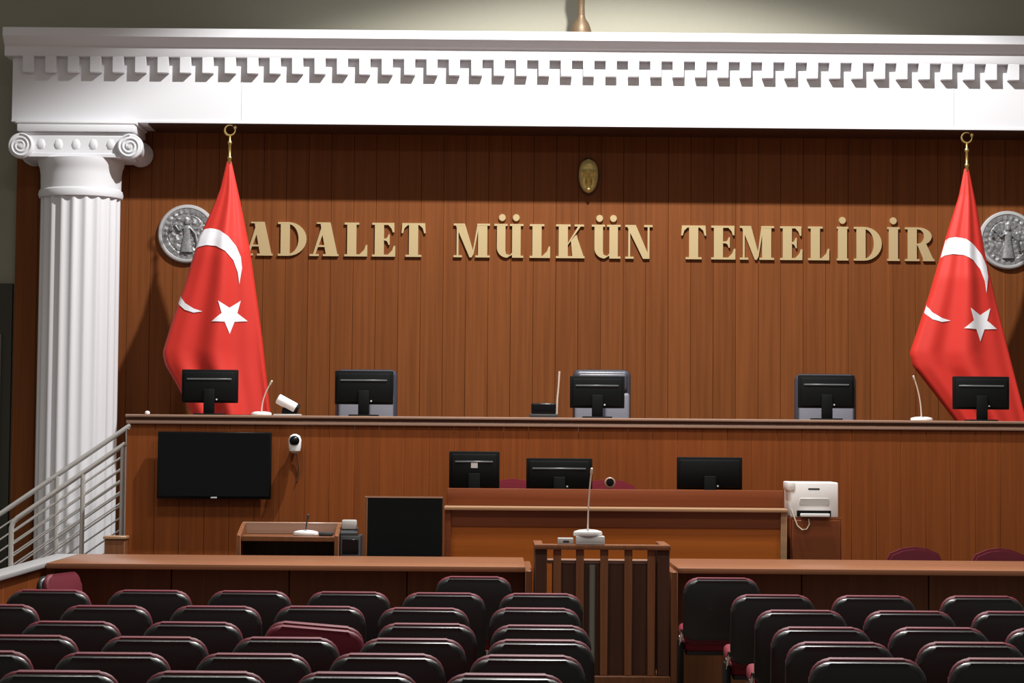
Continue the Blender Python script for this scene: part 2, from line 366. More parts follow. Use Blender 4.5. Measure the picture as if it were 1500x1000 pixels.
# ---- gilt face mask
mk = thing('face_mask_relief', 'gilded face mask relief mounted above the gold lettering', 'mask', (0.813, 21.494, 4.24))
MB().lathe([(1, 0), (1, -.02), (.94, -.028)], seg=36, axis='y').build('shade_oval', 'stand_dark', mk).scale = (.10, 1, .175)  # added dark oval, stands in for the shade around the mask
bm = bmesh.new(); NU, NV = 28, 36; grid = []
def bump(u, v, cu, cv, su, sv): return math.exp(-((u - cu) / su) ** 2 - ((v - cv) / sv) ** 2)
for j in range(NV + 1):
    row = []
    for i in range(NU + 1):
        u = -1 + 2 * i / NU; v = -1 + 2 * j / NV
        wv = (1 - abs(v) ** 3) ** .5 if abs(v) < 1 else 0
        wv *= 1 - .22 * max(0, -v) ** 1.3
        X = u * wv; h = .055 * math.sqrt(max(0, 1 - u * u * .96)) * (1 - .35 * v ** 4)
        h += .030 * bump(X, v, 0, -.05, .13, .28) + .014 * bump(X, v, 0, -.22, .2, .08)      # nose
        h += .024 * (bump(X, v, -.38, .22, .28, .07) + bump(X, v, .38, .22, .28, .07))        # brows
        h -= .034 * (bump(X, v, -.36, .06, .17, .09) + bump(X, v, .36, .06, .17, .09))        # eye sockets
        h += .016 * (bump(X, v, -.36, .05, .09, .04) + bump(X, v, .36, .05, .09, .04))
        h += .010 * (bump(X, v, -.5, -.2, .2, .2) + bump(X, v, .5, -.2, .2, .2))
        h -= .026 * (bump(X, v, -.26, -.35, .07, .25) + bump(X, v, .26, -.35, .07, .25))
        h += .012 * bump(X, v, 0, -.46, .25, .05) - .024 * bump(X, v, 0, -.53, .26, .03) + .012 * bump(X, v, 0, -.60, .2, .05)
        h += .022 * bump(X, v, 0, -.83, .2, .12)
        h += .012 * bump(X, v, -.18, .66, .2, .15) + .012 * bump(X, v, .22, .66, .2, .15)
        row.append(bm.verts.new((X * .088, -.026 - h * 1.5, v * .158)))
    grid.append(row)
for j in range(NV):
    for i in range(NU): 
        try: bm.faces.new((grid[j][i], grid[j][i + 1], grid[j + 1][i + 1], grid[j + 1][i]))
        except ValueError: pass
bmesh.ops.remove_doubles(bm, verts=bm.verts, dist=1e-5)
m_ = MB(); m_.bm = bm; m_.build('face', 'gilt', mk)

# ---- round silver plaques
def make_seal(loc, label, seed):
    t = thing('round_plaque', label, 'plaque', loc, 0, 'silver plaques on the wall')
    R0 = .272
    MB().lathe([(R0, 0), (R0, -.03), (R0 - .012, -.044), (R0 - .03, -.046), (R0 - .042, -.034)], seg=64, axis='y').build('rim', 'silver_rim', t)
    bm = bmesh.new(); nr, na = 26, 90; rings = [[bm.verts.new((0, -.04, 0))]]
    for i in range(1, nr + 1):
        r = (R0 - .038) * i / nr; ring = []
        for k in range(na):
            a = 2 * PI * k / na; X, Z = r * math.cos(a), r * math.sin(a)
            h = .012 * noise.noise(Vector((X * 26 + seed * 9, Z * 26, seed))) + .008 * noise.noise(Vector((X * 55, Z * 55 + seed, 3)))
            if r > .175: h = .006 * math.sin(a * 24) * math.sin((r - .175) / .06 * PI) - .006 * (r < .187)
            ring.append(bm.verts.new((X, -.04 - h, Z)))
        rings.append(ring)
    for k in range(na): bm.faces.new((rings[0][0], rings[1][k], rings[1][(k + 1) % na]))
    for i in range(1, nr):
        for k in range(na): bm.faces.new((rings[i][k], rings[i][(k + 1) % na], rings[i + 1][(k + 1) % na], rings[i + 1][k]))
    m_ = MB(); m_.bm = bm; m_.build('relief_field', 'silver', t)
    f = MB()
    f.lathe([(.06, -.17), (.045, -.08), (.03, 0), (.042, .05), (.03, .075), (.012, .082)], c=(0, -.045, 0), seg=16, fy=.4)
    f.lathe([(.004, .08), (.02, .09), (.024, .108), (.018, .128), (.004, .134)], c=(0, -.05, 0), seg=12, fy=.7)
    f.tube([(-.03, -.055, .055), (-.075, -.055, .03), (-.105, -.055, .075)], .011, 8)
    f.tube([(.03, -.055, .055), (.08, -.055, .0), (.10, -.055, -.10)], .010, 8)
    f.tube([(-.15, -.055, .09), (-.06, -.055, .08)], .006, 6)
    for px in (-.145, -.065):
        f.tube([(px, -.055, .085), (px - .018, -.055, .035)], .003, 5); f.tube([(px, -.055, .085), (px + .018, -.055, .035)], .003, 5)
        f.lathe([(.022, .036), (.016, .024), (.004, .02)], c=(px, -.055, 0), seg=12, fy=.5)
    f.build('figure_relief', 'silver', t)
    return t
make_seal((-2.904, 21.494, 3.672), 'round silver relief plaque half hidden by the flag near the column', 1)
make_seal((4.712, 21.494, 3.678), 'round silver relief plaque half hidden by the flag past the last letter', 2)

# ---- bronze ornament on the entablature
so = thing('bronze_statuette', 'dark bronze statuette on a flared foot standing on the entablature', 'statue', (0.716, 20.86, 5.462))
MB().lathe([(.094, 0), (.094, .02), (.088, .05), (.07, .10), (.042, .14), (.034, .17)], seg=28).build('foot', 'bronze', so)
MB().lathe([(.034, .165), (.03, .25), (.033, .32), (.04, .335), (.033, .35)], seg=20).build('stem', 'bronze', so)
MB().lathe([(.03, .345), (.07, .36), (.085, .45), (.07, .58), (.055, .70), (.075, .80), (.07, .88), (.028, .92), (.026, .95), (.05, .98), (.056, 1.03), (.045, 1.08), (.012, 1.10)], seg=24, fy=.75).build('draped_figure', 'bronze', so)

# ---- flags on poles
def in_edges(tab, z):
    for (z0, x0), (z1, x1) in zip(tab, tab[1:]):
        if z0 >= z >= z1: return x0 + (x1 - x0) * (z0 - z) / (z0 - z1)
    return tab[-1][1]
K = 20.65 / 3400            # metres per unit of the drawings below
def make_flag(loc, left, right, marks, label):
    """loc: top of the cloth; edges and marks are drawn downward and outward from there"""
    t = thing('flag_on_pole', label, 'flag', (loc[0], loc[1], 0.95), 0, 'flags on poles behind the bench')
    top = loc[2] - 0.95
    NT, NS = 60, 96; L = left[-1][0]
    def surf(tt, s):
        """tt drop in units 0..L, s angle; front is s in (-pi/2..pi/2)"""
        lx = -in_e(left, tt); rx = in_e(right, tt)
        cx, hw = (lx + rx) / 2, max(1.6, (rx - lx) / 2)
        f = min(1, tt / L)
        X = (cx + hw * math.sin(s)) * K
        fold = .042 * f * math.sin(s * 5.2 + .9) + 0.022 * f * math.sin(s * 9 + tt * .004)
        Y = -(min(.14, hw * K * .55) + .0) * math.cos(s) - fold * (abs(math.cos(s)) ** .5 if math.cos(s) > 0 else -.6 * abs(math.cos(s)) ** .5)
        return X, Y
    def in_e(tab, tt):
        for (a, x0), (b, x1) in zip(tab, tab[1:]):
            if a <= tt <= b: return x0 + (x1 - x0) * (tt - a) / (b - a)
        return tab[-1][1]
    bm = bmesh.new(); rings = []
    for i in range(NT + 1):
        tt = L * (i / NT); ring = []
        for k in range(NS):
            X, Y = surf(tt, -PI + 2 * PI * k / NS)
            ring.append(bm.verts.new((X, Y, top - tt * K)))
        rings.append(ring)
    for i in range(NT):
        for k in range(NS): bm.faces.new((rings[i][k], rings[i][(k + 1) % NS], rings[i + 1][(k + 1) % NS], rings[i + 1][k]))
    bm.faces.new(rings[0])
    m_ = MB(); m_.bm = bm; cloth = m_.build('flag_cloth', 'red', t)
    for nm, poly in marks:
        bm = bmesh.new(); vsx = [bm.verts.new((p[0], 0, -p[1])) for p in poly]
        
        if nm == 'star_print':
            cv = bm.verts.new((sum(p[0] for p in poly) / len(poly), 0, -sum(p[1] for p in poly) / len(poly)))
            for q in range(len(vsx)): bm.faces.new((vsx[q], vsx[(q + 1) % len(vsx)], cv))
        else:
            f = bm.faces.new(vsx); bmesh.ops.triangulate(bm, faces=[f], ngon_method='EAR_CLIP')
        for _ in range(4): 
            es = [e for e in bm.edges if e.calc_length() > 4]
            if es: bmesh.ops.subdivide_edges(bm, edges=es, cuts=1); bmesh.ops.triangulate(bm, faces=bm.faces)
        for v in bm.verts:
            tt = -v.co.z; lx = -in_e(left, tt); rx = in_e(right, tt); cx, hw = (lx + rx) / 2, (rx - lx) / 2
            q = max(-.985, min(.985, (v.co.x - cx) / hw)); X, Y = surf(tt, math.asin(q))
            v.co = (X, Y - .006, top - tt * K)
        m_ = MB(); m_.bm = bm; m_.build(nm, 'flagwhite', cloth)
    MB().lathe([(.016, 0), (.016, top + .02), (.02, top + .025), (.02, top + .04), (.012, top + .05), (.012, top + .15), (.02, top + .16), (.02, top + .175), (.009, top + .19), (.009, top + .235)], seg=14).build('pole', 'brass', t)
    ring = [(.046 * math.cos(math.radians(a)), 0, top + .28 + .046 * math.sin(math.radians(a))) for a in range(60, 391, 11)]
    n = len(ring)
    MB().tube(ring, .006, 7, radii=[.0025 + .0065 * math.sin(PI * i / (n - 1)) for i in range(n)]).build('finial_crescent', 'brass', t)
    MB().prism([(.045 + .02 * (1 if i % 2 == 0 else .4) * math.sin(i * PI / 5), top + .305 + .02 * (1 if i % 2 == 0 else .4) * math.cos(i * PI / 5)) for i in range(10)], -.004, .004).build('finial_star', 'brass', t)
    MB().lathe([(.2, 0), (.2, .03), (.05, .07), (.03, .12)], seg=24).build('pole_base', 'brass', t)
    return t
def star(cx, cy, r, rot):
    return [(cx + r * (1 if i % 2 == 0 else .42) * math.sin(rot + i * PI / 5), cy - r * (1 if i % 2 == 0 else .42) * math.cos(rot + i * PI / 5)) for i in range(10)]
def crescent(dx, dy):
    o = [(-39, 104), (-33, 101), (-25, 100), (-18, 101), (-11, 103), (2, 112), (13.4, 126), (20.6, 142), (22.5, 158), (19, 182), (16.6, 165), (10, 147), (-1, 134), (-15.4, 126.4), (-30, 125), (-41, 127), (-50, 132), (-46, 120)]
    return [(p[0] + dx, p[1] + dy) for p in o]
def tail(dx, dy):
    o = [(-69, 195), (-67, 201), (-60, 210), (-47, 218), (-34, 222), (-47, 224), (-60, 220), (-72, 210)]
    return [(p[0] + dx, p[1] + dy) for p in o]
make_flag((-2.427, 20.66, 4.255), [(0, 4), (40, 13), (62, 21), (115, 44), (185, 64), (240, 82), (282, 94), (300, 90), (330, 72), (372, 50)],
          [(0, 3), (60, 17), (130, 32), (200, 43), (260, 52), (372, 66)],
          [('crescent_print', crescent(0, 0)), ('crescent_tip_print', tail(0, 0)), ('star_print', star(6, 228, 27, 2 * PI / 10 - .02))],
          'red flag with white crescent and star by the fluted column')
make_flag((4.171, 20.66, 4.245), [(0, 4), (40, 12), (100, 31), (185, 56), (240, 74), (272, 85), (292, 80), (330, 50), (372, 18)],
          [(0, 3), (60, 15), (130, 27), (200, 43), (260, 58), (372, 86)],
          [('crescent_print', crescent(6, 2)), ('crescent_tip_print', tail(6, 3)), ('star_print', star(15, 228, 27, 2 * PI / 10))],
          'red flag with white crescent and star by the end of the motto')

# ================================================================== JUDGES' BENCH
be = thing('judges_bench', 'long panelled wooden judges bench on the raised platform', 'bench', (0, 18.7, 0))
bpw = 0.2
MB().box(-2.955, XR, 0.03, 0.06, 0, 1.86).build('carcass', 'backing', be)
bpm = MB().box(-bpw / 2 + .0012, bpw / 2 - .0012, 0, 0.03, 0, 1.905, 0.002, 1).mesh('plank', 'bench')
x = -2.96 + bpw / 2
while x < XR - .1:
    link('plank', bpm, be, (x, 0, 0)); x += bpw
MB().box(-2.99, -2.955, 0, 0.75, 0, 1.86, .003, 1).build('end_panel', 'bench', be)
MB().box(-3.0, XR, -0.035, 0.78, 1.955, 1.978, 0.006, 2).build('worktop', 'ledge', be)
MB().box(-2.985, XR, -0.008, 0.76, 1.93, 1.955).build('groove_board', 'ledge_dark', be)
MB().box(-2.993, XR, -0.025, 0.06, 1.902, 1.93, 0.005, 2).build('lower_moulding', 'ledge', be)

# ---- television on the bench front
tv = thing('wall_television', 'large black flat television mounted on the bench front', 'television', (-2.272, 18.605, 1.307))
MB().box(-.455, .455, 0, 0.045, 0, .535, 0.008, 2).build('casing', 'black_gloss', tv)
MB().box(-.442, .442, -0.002, 0.004, .022, .522).build('screen', 'screen', tv)
MB().box(-.025, .025, -.004, .002, .004, .016, .002, 1).build('maker_badge', 'grey_plastic', tv)
MB().box(-.2, .2, .045, .094, .15, .4).build('wall_bracket', 'black', tv)
# ---- dome camera on the bench front
dc = thing('dome_camera', 'small white dome camera with hanging cable next to the television', 'camera', (-1.63, 18.70, 1.755))
MB().box(-.02, .02, -.07, -.001, -.02, .02, .005, 1).build('bracket', 'white_plastic', dc)
MB().lathe([(.012, .075), (.04, .06), (.052, .03), (.05, -.03), (.044, -.06), (.02, -.078), (.004, -.08)], c=(0, -.095, 0), seg=24).build('housing', 'white_plastic', dc)
MB().lathe([(.034, -.135), (.04, -.14), (.03, -.158), (.012, -.166)], c=(0, 0, .022), seg=20, axis='y').build('lens_dome', 'black_gloss', dc)
MB().tube([(.005, -.03, -.06), (.015, -.02, -.12), (.03, -.014, -.2), (.025, -.012, -.27), (.012, -.012, -.30)], .006, 6).build('cable', 'cable_brown', dc)

# ---- monitors
def make_monitor(loc, w_, h, lift, label, group=None, slot=True, sticker=False, rz=0, neck=.09):
    """back of the monitor faces the audience (-Y); loc is the middle of its foot"""
    t = thing('computer_monitor', label, 'monitor', loc, rz, group)
    MB().box(-w_ / 2, w_ / 2, 0.0, .03, lift, lift + h, .008, 2).build('screen_frame', 'black', t)
    MB().box(-w_ / 2 + .015, w_ / 2 - .015, .029, .032, lift + .02, lift + h - .02).build('screen', 'screen', t)
    rc = MB().box(-w_ / 2 + .02, w_ / 2 - .02, -.022, .002, lift + .015, lift + h - .02, .012, 2).build('rear_cover', 'black', t)
    if slot: MB().box(-w_ / 2 + .045, w_ / 2 - .05, -.028, -.02, lift + h - .085, lift + h - .072, .003, 1).build('vent_ridge', 'grey_slot', rc)
    if sticker: MB().box(-.025, .025, -.0245, -.0215, lift + h - .125, lift + h - .085).build('sticker', 'sticker', rc)
    else: MB().lathe([(.007, -.025), (.007, -.02)], c=(.06, 0, lift + .028), seg=10, axis='y').build('rivet', 'sticker', rc)
    MB().box(-neck / 2, neck / 2, -.045, -.018, .012, lift + h * .42, .006, 2).build('neck', 'black', t)
    MB().box(-.12, .12, -.10, .10, 0, .014, .005, 2).build('foot', 'black', t)
    return t
BZ = 1.978
make_monitor((-2.366, 19.0, BZ), .462, .272, .10, 'black monitor on the bench in front of the red flag by the column', 'monitors on the judges bench')
make_monitor((-1.105, 19.0, BZ), .478, .275, .097, 'black monitor on the bench between the red flag and the antenna box', 'monitors on the judges bench')
make_monitor((.803, 19.0, BZ), .447, .262, .082, 'black monitor on the bench beside the black antenna box', 'monitors on the judges bench')
make_monitor((2.68, 19.0, BZ), .464, .27, .097, 'black monitor on the bench under the last word of the motto', 'monitors on the judges bench')
make_monitor((3.948, 19.0, BZ), .464, .27, .097, 'black monitor on the bench before the flag past the motto', 'monitors on the judges bench')

# ---- table microphones
def make_mic(name, loc, r, tip, label, base_mat='white_plastic', h=.032, stem='mic'):
    t = thing(name, label, 'microphone', loc, 0)
    MB().lathe([(r * .94, 0), (r, h * .15), (r, h * .5), (r * .95, h * .72), (r * .6, h * .95), (.012, h * 1.05)], seg=28, fy=.8).build('base', base_mat, t)
    p0 = Vector((0, .01, h - .004)); p3 = Vector(tip); p1 = p0 + Vector((0, 0, (p3.z - p0.z) * .5))
    pts = [(p0 * (1 - q) ** 2 + p1 * 2 * q * (1 - q) + p3 * q * q) for q in [i / 12 for i in range(13)]]
    MB().tube(pts, .0055, 8).build('gooseneck', stem, t)
    d = (pts[-1] - pts[-2]).normalized()
    MB().tube([pts[-1] - d * .005, pts[-1] + d * .01, pts[-1] + d * .035, pts[-1] + d * .04], .009, 10, radii=[.006, .009, .009, .004]).build('capsule', stem, t)
    MB().box(-.012, .012, -r * .5, -r * .38, h * .95, h * 1.02).build('switch', 'grey_slot', t)
    return t
make_mic('table_microphone', (-1.931, 18.9, BZ), .083, (.065, 0, .25), 'white gooseneck microphone on the bench next to the wall camera tube')
make_mic('table_microphone', (3.441, 18.9, BZ), .09, (-.055, 0, .33), 'white gooseneck microphone on the bench at the foot of the flag past the motto')
# ---- white camera tube on a bracket
bc = thing('bullet_camera', 'white tube camera on a black bracket lying on the bench by the flag', 'camera', (-1.72, 18.95, BZ))
rt = Matrix.Rotation(math.radians(28), 3, 'Y')
m_ = MB(); m_.lathe([(.034, -.085), (.042, -.08), (.042, .075), (.036, .085)], seg=22, axis='x'); bmesh.ops.rotate(m_.bm, verts=m_.bm.verts, cent=(0, 0, 0), matrix=rt); bmesh.ops.translate(m_.bm, verts=m_.bm.verts, vec=(-.01, 0, .10)); m_.build('tube', 'white_plastic', bc)
m_ = MB(); m_.lathe([(.035, .08), (.039, .085), (.039, .105), (.02, .108)], seg=22, axis='x'); bmesh.ops.rotate(m_.bm, verts=m_.bm.verts, cent=(0, 0, 0), matrix=rt); bmesh.ops.translate(m_.bm, verts=m_.bm.verts, vec=(-.01, 0, .10)); m_.build('lens_hood', 'black', bc)
MB().prism([(-.05, .012), (.07, .012), (.085, .04), (.03, .07), (-.045, .062)], -.02, .02).build('bracket', 'black', bc)
MB().box(-.115, .11, -.05, .05, 0, .013, .003, 1).build('base_plate', 'grey_plastic', bc)
# ---- black antenna box
ax = thing('antenna_box', 'low black box with a pale upright rod on the bench', 'device', (.362, 18.92, BZ))
MB().box(-.10, .10, -.06, .06, .03, .118, .012, 3).build('casing', 'black_gloss', ax)
MB().box(-.115, .118, -.07, .07, 0, .03, .006, 2).build('base', 'dark_plastic', ax)
MB().tube([(.108, 0, .028), (.112, 0, .15), (.122, 0, .26), (.128, 0, .38)], .0075, 8, radii=[.008, .0075, .007, .009]).build('rod', 'mic', ax)
# ---- white knob left on the bench end
tag(MB().lathe([(.014, 0), (.02, .006), (.02, .02), (.012, .028), (.003, .03)], seg=14).build('small_knob', 'white_plastic', None, (-2.86, 18.92, BZ)), 'tiny white knob on the end of the judges bench', 'knob')

# ---- judges' leather chairs
def make_judge_chair(loc, w_, label, top=1.44):
    t = thing('office_chair', label, 'chair', loc, 0, 'leather chairs behind the bench')
    for k in range(5):
        a = k * 2 * PI / 5 + .3; MB().tube([(0, 0, .09), (.3 * math.cos(a), .3 * math.sin(a), .05)], .02, 8).build('base_leg', 'black', t)
        MB().lathe([(.03, -.015), (.03, .015)], c=(.3 * math.cos(a), .3 * math.sin(a), .03), seg=12, axis='x').build('castor', 'black', t)
    MB().lathe([(.03, .08), (.03, .40)], seg=14).build('gas_column', 'steel', t)
    MB().box(-.25, .25, -.24, .26, .40, .52, .05, 4).build('seat', 'leather', t)
    bk = MB().box(-w_ / 2, w_ / 2, .20, .30, .55, top, .055, 5).build('backrest', 'leather', t)
    for sx in (-1, 1):
        MB().box(sx * .13 - .105, sx * .13 + .105, .155, .21, .62, top - .20, .025, 3).build('back_pad', 'grey_leather', bk)
    MB().box(-w_ / 2 + .03, w_ / 2 - .03, .15, .215, top - .19, top - .03, .03, 4).build('headrest', 'leather', bk)
    for sx in (-1, 1):
        MB().tube([(sx * .27, .2, .5), (sx * .29, .1, .66), (sx * .29, -.15, .67), (sx * .27, -.2, .48)], .02, 8).build('armrest', 'black', t)
    return t
make_judge_chair((-1.138, 19.7, .95), .53, 'blue-black leather chair behind the monitor between red flag and antenna box', 1.437)
make_judge_chair((.882, 19.7, .95), .495, 'blue-black leather chair behind the bench beside the antenna box', 1.452)
make_judge_chair((2.803, 19.7, .95), .53, 'blue-black leather chair behind the monitor under the last word', 1.43)

# ================================================================== STAIR RAILINGS
def railing(y, xa, za, xb, zb, posts, nbars, label, bend):
    t = thing('stair_railing', label, 'railing', (0, y, 0), 0, 'steel stair railings')
    sl = (zb - za) / (xb - xa); f = lambda x_: za + (x_ - xa) * sl
    gz = (lambda x_: .06 + (x_ + 4.5) * .6304) if bend else (lambda x_: 0.0)
    path = [(xb, 0, zb), (xa, 0, za)]
    if bend: path += [(xa - .035, 0, za - .035), (xa - .05, 0, za - .08), (xa - .05, 0, gz(xa - .05))]
    MB().tube(path, .022, 10).build('handrail', 'steel', t)
    for i in range(nbars):
        dz = .095 + .1 * i + (.03 if not bend else 0)
        MB().tube([(xb, 0, f(xb) - dz), (xa - (.05 if bend else 0), 0, f(xa - (.05 if bend else 0)) - dz)], .007, 8).build('bar', 'steel', t)
    for px in posts:
        MB().tube([(px, 0, gz(px)), (px, 0, f(px) - .01)], .02, 10).build('post', 'steel', t)
    return t
railing(20.33, -4.95, .69, -3.22, 1.892, [-4.7, -3.85, -3.24], 6, 'long brushed steel stair railing closest to the white column', False)
railing(19.51, -4.02, 1.11, -3.13, 1.735, [-3.48, -3.15], 7, 'brushed steel stair railing with a bent lower end', True)
nw = thing('newel_block', 'small wooden block with pale cap at the corner of the bench', 'post', (-3.043, 18.6, 0))
MB().box(-.08, .08, -.08, .08, 0, .985, .004, 1).build('post', 'stand', nw)
MB().box(-.09, .09, -.09, .09, .985, 1.008, .004, 1).build('cap', 'trim', nw)

# ================================================================== CLERKS' AREA
cd = thing('clerks_desk', 'long wooden clerks desk with pale edge and raised back board', 'desk', (0, 17.25, .45))
MB().box(-.40, 2.142, -.04, .25, .828, .855, .006, 2).build('counter', 'trim', cd)
MB().box(-.36, 2.11, .035, .06, 0, .828).build('front_panel', 'desk', cd)
for xx in (-.395, 2.095): MB().box(xx, xx + .045, -.005, .65, 0, .828, .003, 1).build('side_panel', 'trim' if xx > 0 else 'desk_red', cd)
MB().box(-.36, 2.11, .022, .04, .71, .828).build('apron', 'desk_red', cd)
MB().box(-.385, 2.142, .2, .235, .855, .985, .006, 2).build('back_board', 'desk_red', cd)
MB().box(-.36, 2.11, .235, .66, .75, .78, .004, 1).build('worktop', 'desk', cd)
DZ = 1.23
make_monitor((-.183, 17.62, DZ), .382, .285, .195, 'squarish black monitor with a white sticker on the clerks desk', 'monitors on the clerks desk', True, True)
make_monitor((.461, 17.62, DZ), .50, .24, .193, 'wide black monitor in the middle of the clerks desk', 'monitors on the clerks desk')
make_monitor((1.60, 17.62, DZ), .496, .245, .205, 'wide black monitor on the clerks desk closest to the printer', 'monitors on the clerks desk', False)
wc = thing('desk_camera', 'small round camera on a stalk above the clerks desk', 'camera', (.841, 17.56, DZ))
MB().lathe([(.05, 0), (.05, .01), (.01, .02)], seg=20).build('foot', 'grey_plastic', wc)
MB().tube([(0, 0, .015), (0, 0, .21)], .009, 8).build('stalk', 'grey_plastic', wc)
MB().lathe([(.03, .02), (.042, .01), (.042, -.03), (.036, -.035)], c=(0, 0, .252), seg=24, axis='y').build('ring', 'ledge', wc)
MB().lathe([(.03, -.03), (.028, -.04), (.01, -.043)], c=(0, 0, .256), seg=20, axis='y').build('lens', 'black_gloss', wc)

def make_task_chair(loc, label, top, w_=.44, group=None, rz=0, mat='maroon_bright'):
    t = thing('task_chair', label, 'chair', loc, rz, group)
    for k in range(5):
        a = k * 2 * PI / 5; MB().tube([(0, 0, .08), (.26 * math.cos(a), .26 * math.sin(a), .03)], .018, 8).build('base_leg', 'black', t)
    MB().lathe([(.025, .07), (.025, .43)], seg=12).build('gas_column', 'black', t)
    MB().box(-.23, .23, -.22, .22, .42, .50, .035, 3).build('seat', mat, t)
    out = [(-w_ / 2, .58), (-w_ / 2 - .005, top - .12), (-w_ / 2 + .03, top - .05), (-w_ / 2 + .12, top - .012), (0, top), (w_ / 2 - .12, top - .012), (w_ / 2 - .03, top - .05), (w_ / 2 + .005, top - .12), (w_ / 2, .58), (0, .55)]
    m_ = MB().prism(out, .19, .26)
    bmesh.ops.bevel(m_.bm, geom=[e for e in m_.bm.edges if abs(e.verts[0].co.y - e.verts[1].co.y) < 1e-6], offset=.02, segments=2, affect='EDGES')
    m_.build('backrest', mat, t)
    MB().tube([(0, .2, .46), (0, .29, .5), (0, .27, .62)], .02, 8).build('back_support', 'black', t)
    return t
make_task_chair((.113, 18.0, .45), 'crimson desk chair between the two close monitors of the clerks desk', 1.045, .42, 'clerks chairs')
make_task_chair((.86, 18.0, .45), 'crimson desk chair behind the small round camera', 1.045, .46, 'clerks chairs')
make_task_chair((3.10, 17.12, 0), 'dark maroon chair behind the rail counter, next along from the printer', 1.03, .42, 'chairs behind the rail counter', 0, 'maroon')
make_task_chair((3.735, 17.12, 0), 'dark maroon chair behind the rail counter, second along from the printer', 1.025, .42, 'chairs behind the rail counter', 0, 'maroon')

bp = thing('black_partition', 'plain black upright panel at the end of the clerks desk', 'panel', (-.69, 17.2, .45))
MB().box(-.275, .28, 0, .04, 0, .915, .004, 1).build('board', 'black_panel', bp)
MB().box(-.30, -.275, -.005, .045, 0, .925, .003, 1).build('frame_post', 'stand', bp)
MB().box(-.275, .28, -.003, .043, .915, .925).build('top_edge', 'ledge', bp)

pc = thing('side_cabinet', 'reddish wooden side cabinet under the printer', 'cabinet', (2.36, 17.32, .45))
MB().box(-.185, .2, .02, .5, 0, .79, .003, 1).build('body', 'desk_red', pc)
MB().box(-.17, .185, 0, .02, .02, .77, .003, 1).build('door', 'desk_red', pc)
pr = thing('printer', 'white desktop laser printer with paper in its tray', 'printer', (2.35, 17.34, 1.24))
MB().box(-.175, .185, 0, .36, .0, .262, .012, 2).build('body', 'white_plastic', pr)
MB().box(-.19, -.14, -.01, .3, .20, .264, .008, 2).build('lid_edge', 'white_plastic', pr)
MB().box(-.105, .115, -.006, .004, .09, .145, .004, 1).build('control_panel', 'grey_plastic', pr)
MB().box(-.125, .13, -.004, .004, .006, .052, .002, 1).build('tray_slot', 'black', pr)
MB().box(-.10, .115, -.05, .01, .008, .03, .003, 1).build('paper_stack', 'paper', pr)
MB().box(-.04, .045, -.002, .004, .205, .218).build('badge', 'dark_plastic', pr)
MB().tube([(-.165, -.006, .06), (-.15, -.02, .01), (-.125, -.03, -.06), (-.09, -.032, -.09), (-.055, -.03, -.085), (-.035, -.028, -.05), (-.04, -.026, -.01)], .005, 6).build('power_cable', 'cable', pr)

ld = thing('standing_desk', 'wooden standing desk with a dark open compartment and a raised rim', 'desk', (-1.54, 17.05, 0))
for xx in (-.37, .345): MB().box(xx, xx + .03, 0, .4, 0, 1.09, .003, 1).build('side_panel', 'stand', ld)
MB().box(-.34, .345, 0.002, .38, 1.045, 1.083, .004, 1).build('desktop', 'rail_panel', ld)
MB().box(-.37, .375, .36, .4, 1.083, 1.172, .005, 1).build('back_rim', 'ledge', ld)
for xx in (-.37, .345): MB().prism_x([(0.01, 1.09), (.36, 1.09), (.36, 1.168), (.25, 1.15)], xx, xx + .03).build('side_rim', 'stand', ld)
MB().box(-.34, .345, .36, .38, 0, 1.045).build('back_panel', 'stand_dark', ld)
MB().box(-.34, .345, .02, .36, .55, .57).build('shelf', 'stand_dark', ld)
make_mic('desk_microphone', (-1.417, 17.2, 1.083), .093, (.01, .0, .12), 'white disc microphone with a dark stem on the standing desk', 'white_plastic', .04, 'dark_plastic')
tag(MB().box(-.05, .05, -.05, .05, 0, .03, .01, 2).build('black_pouch', 'dark_plastic', None, (-1.265, 17.15, 1.083)), 'small black pouch beside the disc microphone', 'pouch')
tw = thing('narrow_cabinet', 'narrow black cabinet standing between the standing desk and black panel', 'cabinet', (-1.085, 17.15, 0))
MB().box(-.075, .075, 0, .32, 0, 1.085, .006, 2).build('body', 'dark_plastic', tw)
MB().box(-.06, .06, -.004, .002, .95, 1.06, .002, 1).build('front_cover', 'black_gloss', tw)
ph = thing('desk_telephone', 'grey desk telephone on top of the narrow black cabinet', 'telephone', (-1.10, 17.22, 1.085))
MB().prism_x([(-.06, 0), (.07, 0), (.07, .06), (-.06, .02)], -.06, .065).build('body', 'dark_plastic', ph)
MB().box(-.055, .055, .0, .06, .045, .115, .01, 2).build('handset', 'grey_plastic', ph)

# ================================================================== RAIL COUNTERS AND WITNESS STAND
def rail_counter(x0, x1, label, endx):
    t = thing('rail_counter', label, 'counter', (0, 15.6, 0), 0, 'rail counters in front of the audience')
    MB().box(x0, x1, 0, 1.2, .92, .957, .006, 2).build('counter_top', 'rail_top', t)
    n = max(1, round((x1 - x0) / .8)); wv = (x1 - x0) / n
    for i in range(n): MB().box(x0 + i * wv + .003, x0 + (i + 1) * wv - .003, .28, .305, 0, .92, .003, 1).build('front_panel', 'rail_panel', t)
    MB().box(x0, x1, .305, .33, 0, .915).build('panel_frame', 'backing', t)
    MB().box(endx - .024, endx + .024, -.01, 1.2, 0, .93, .003, 1).build('end_board', 'trim' if False else 'stand', t)
    return t
rail_counter(-3.02, .185, 'long wooden rail counter between the side barrier and the slatted stand', .209)
rail_counter(1.205, XR, 'long wooden rail counter in front of the printer and the maroon chairs', 1.181)
sb = thing('side_barrier', 'low wooden side barrier with a pale grey top beside the stairs', 'barrier', (0, 0, 0))
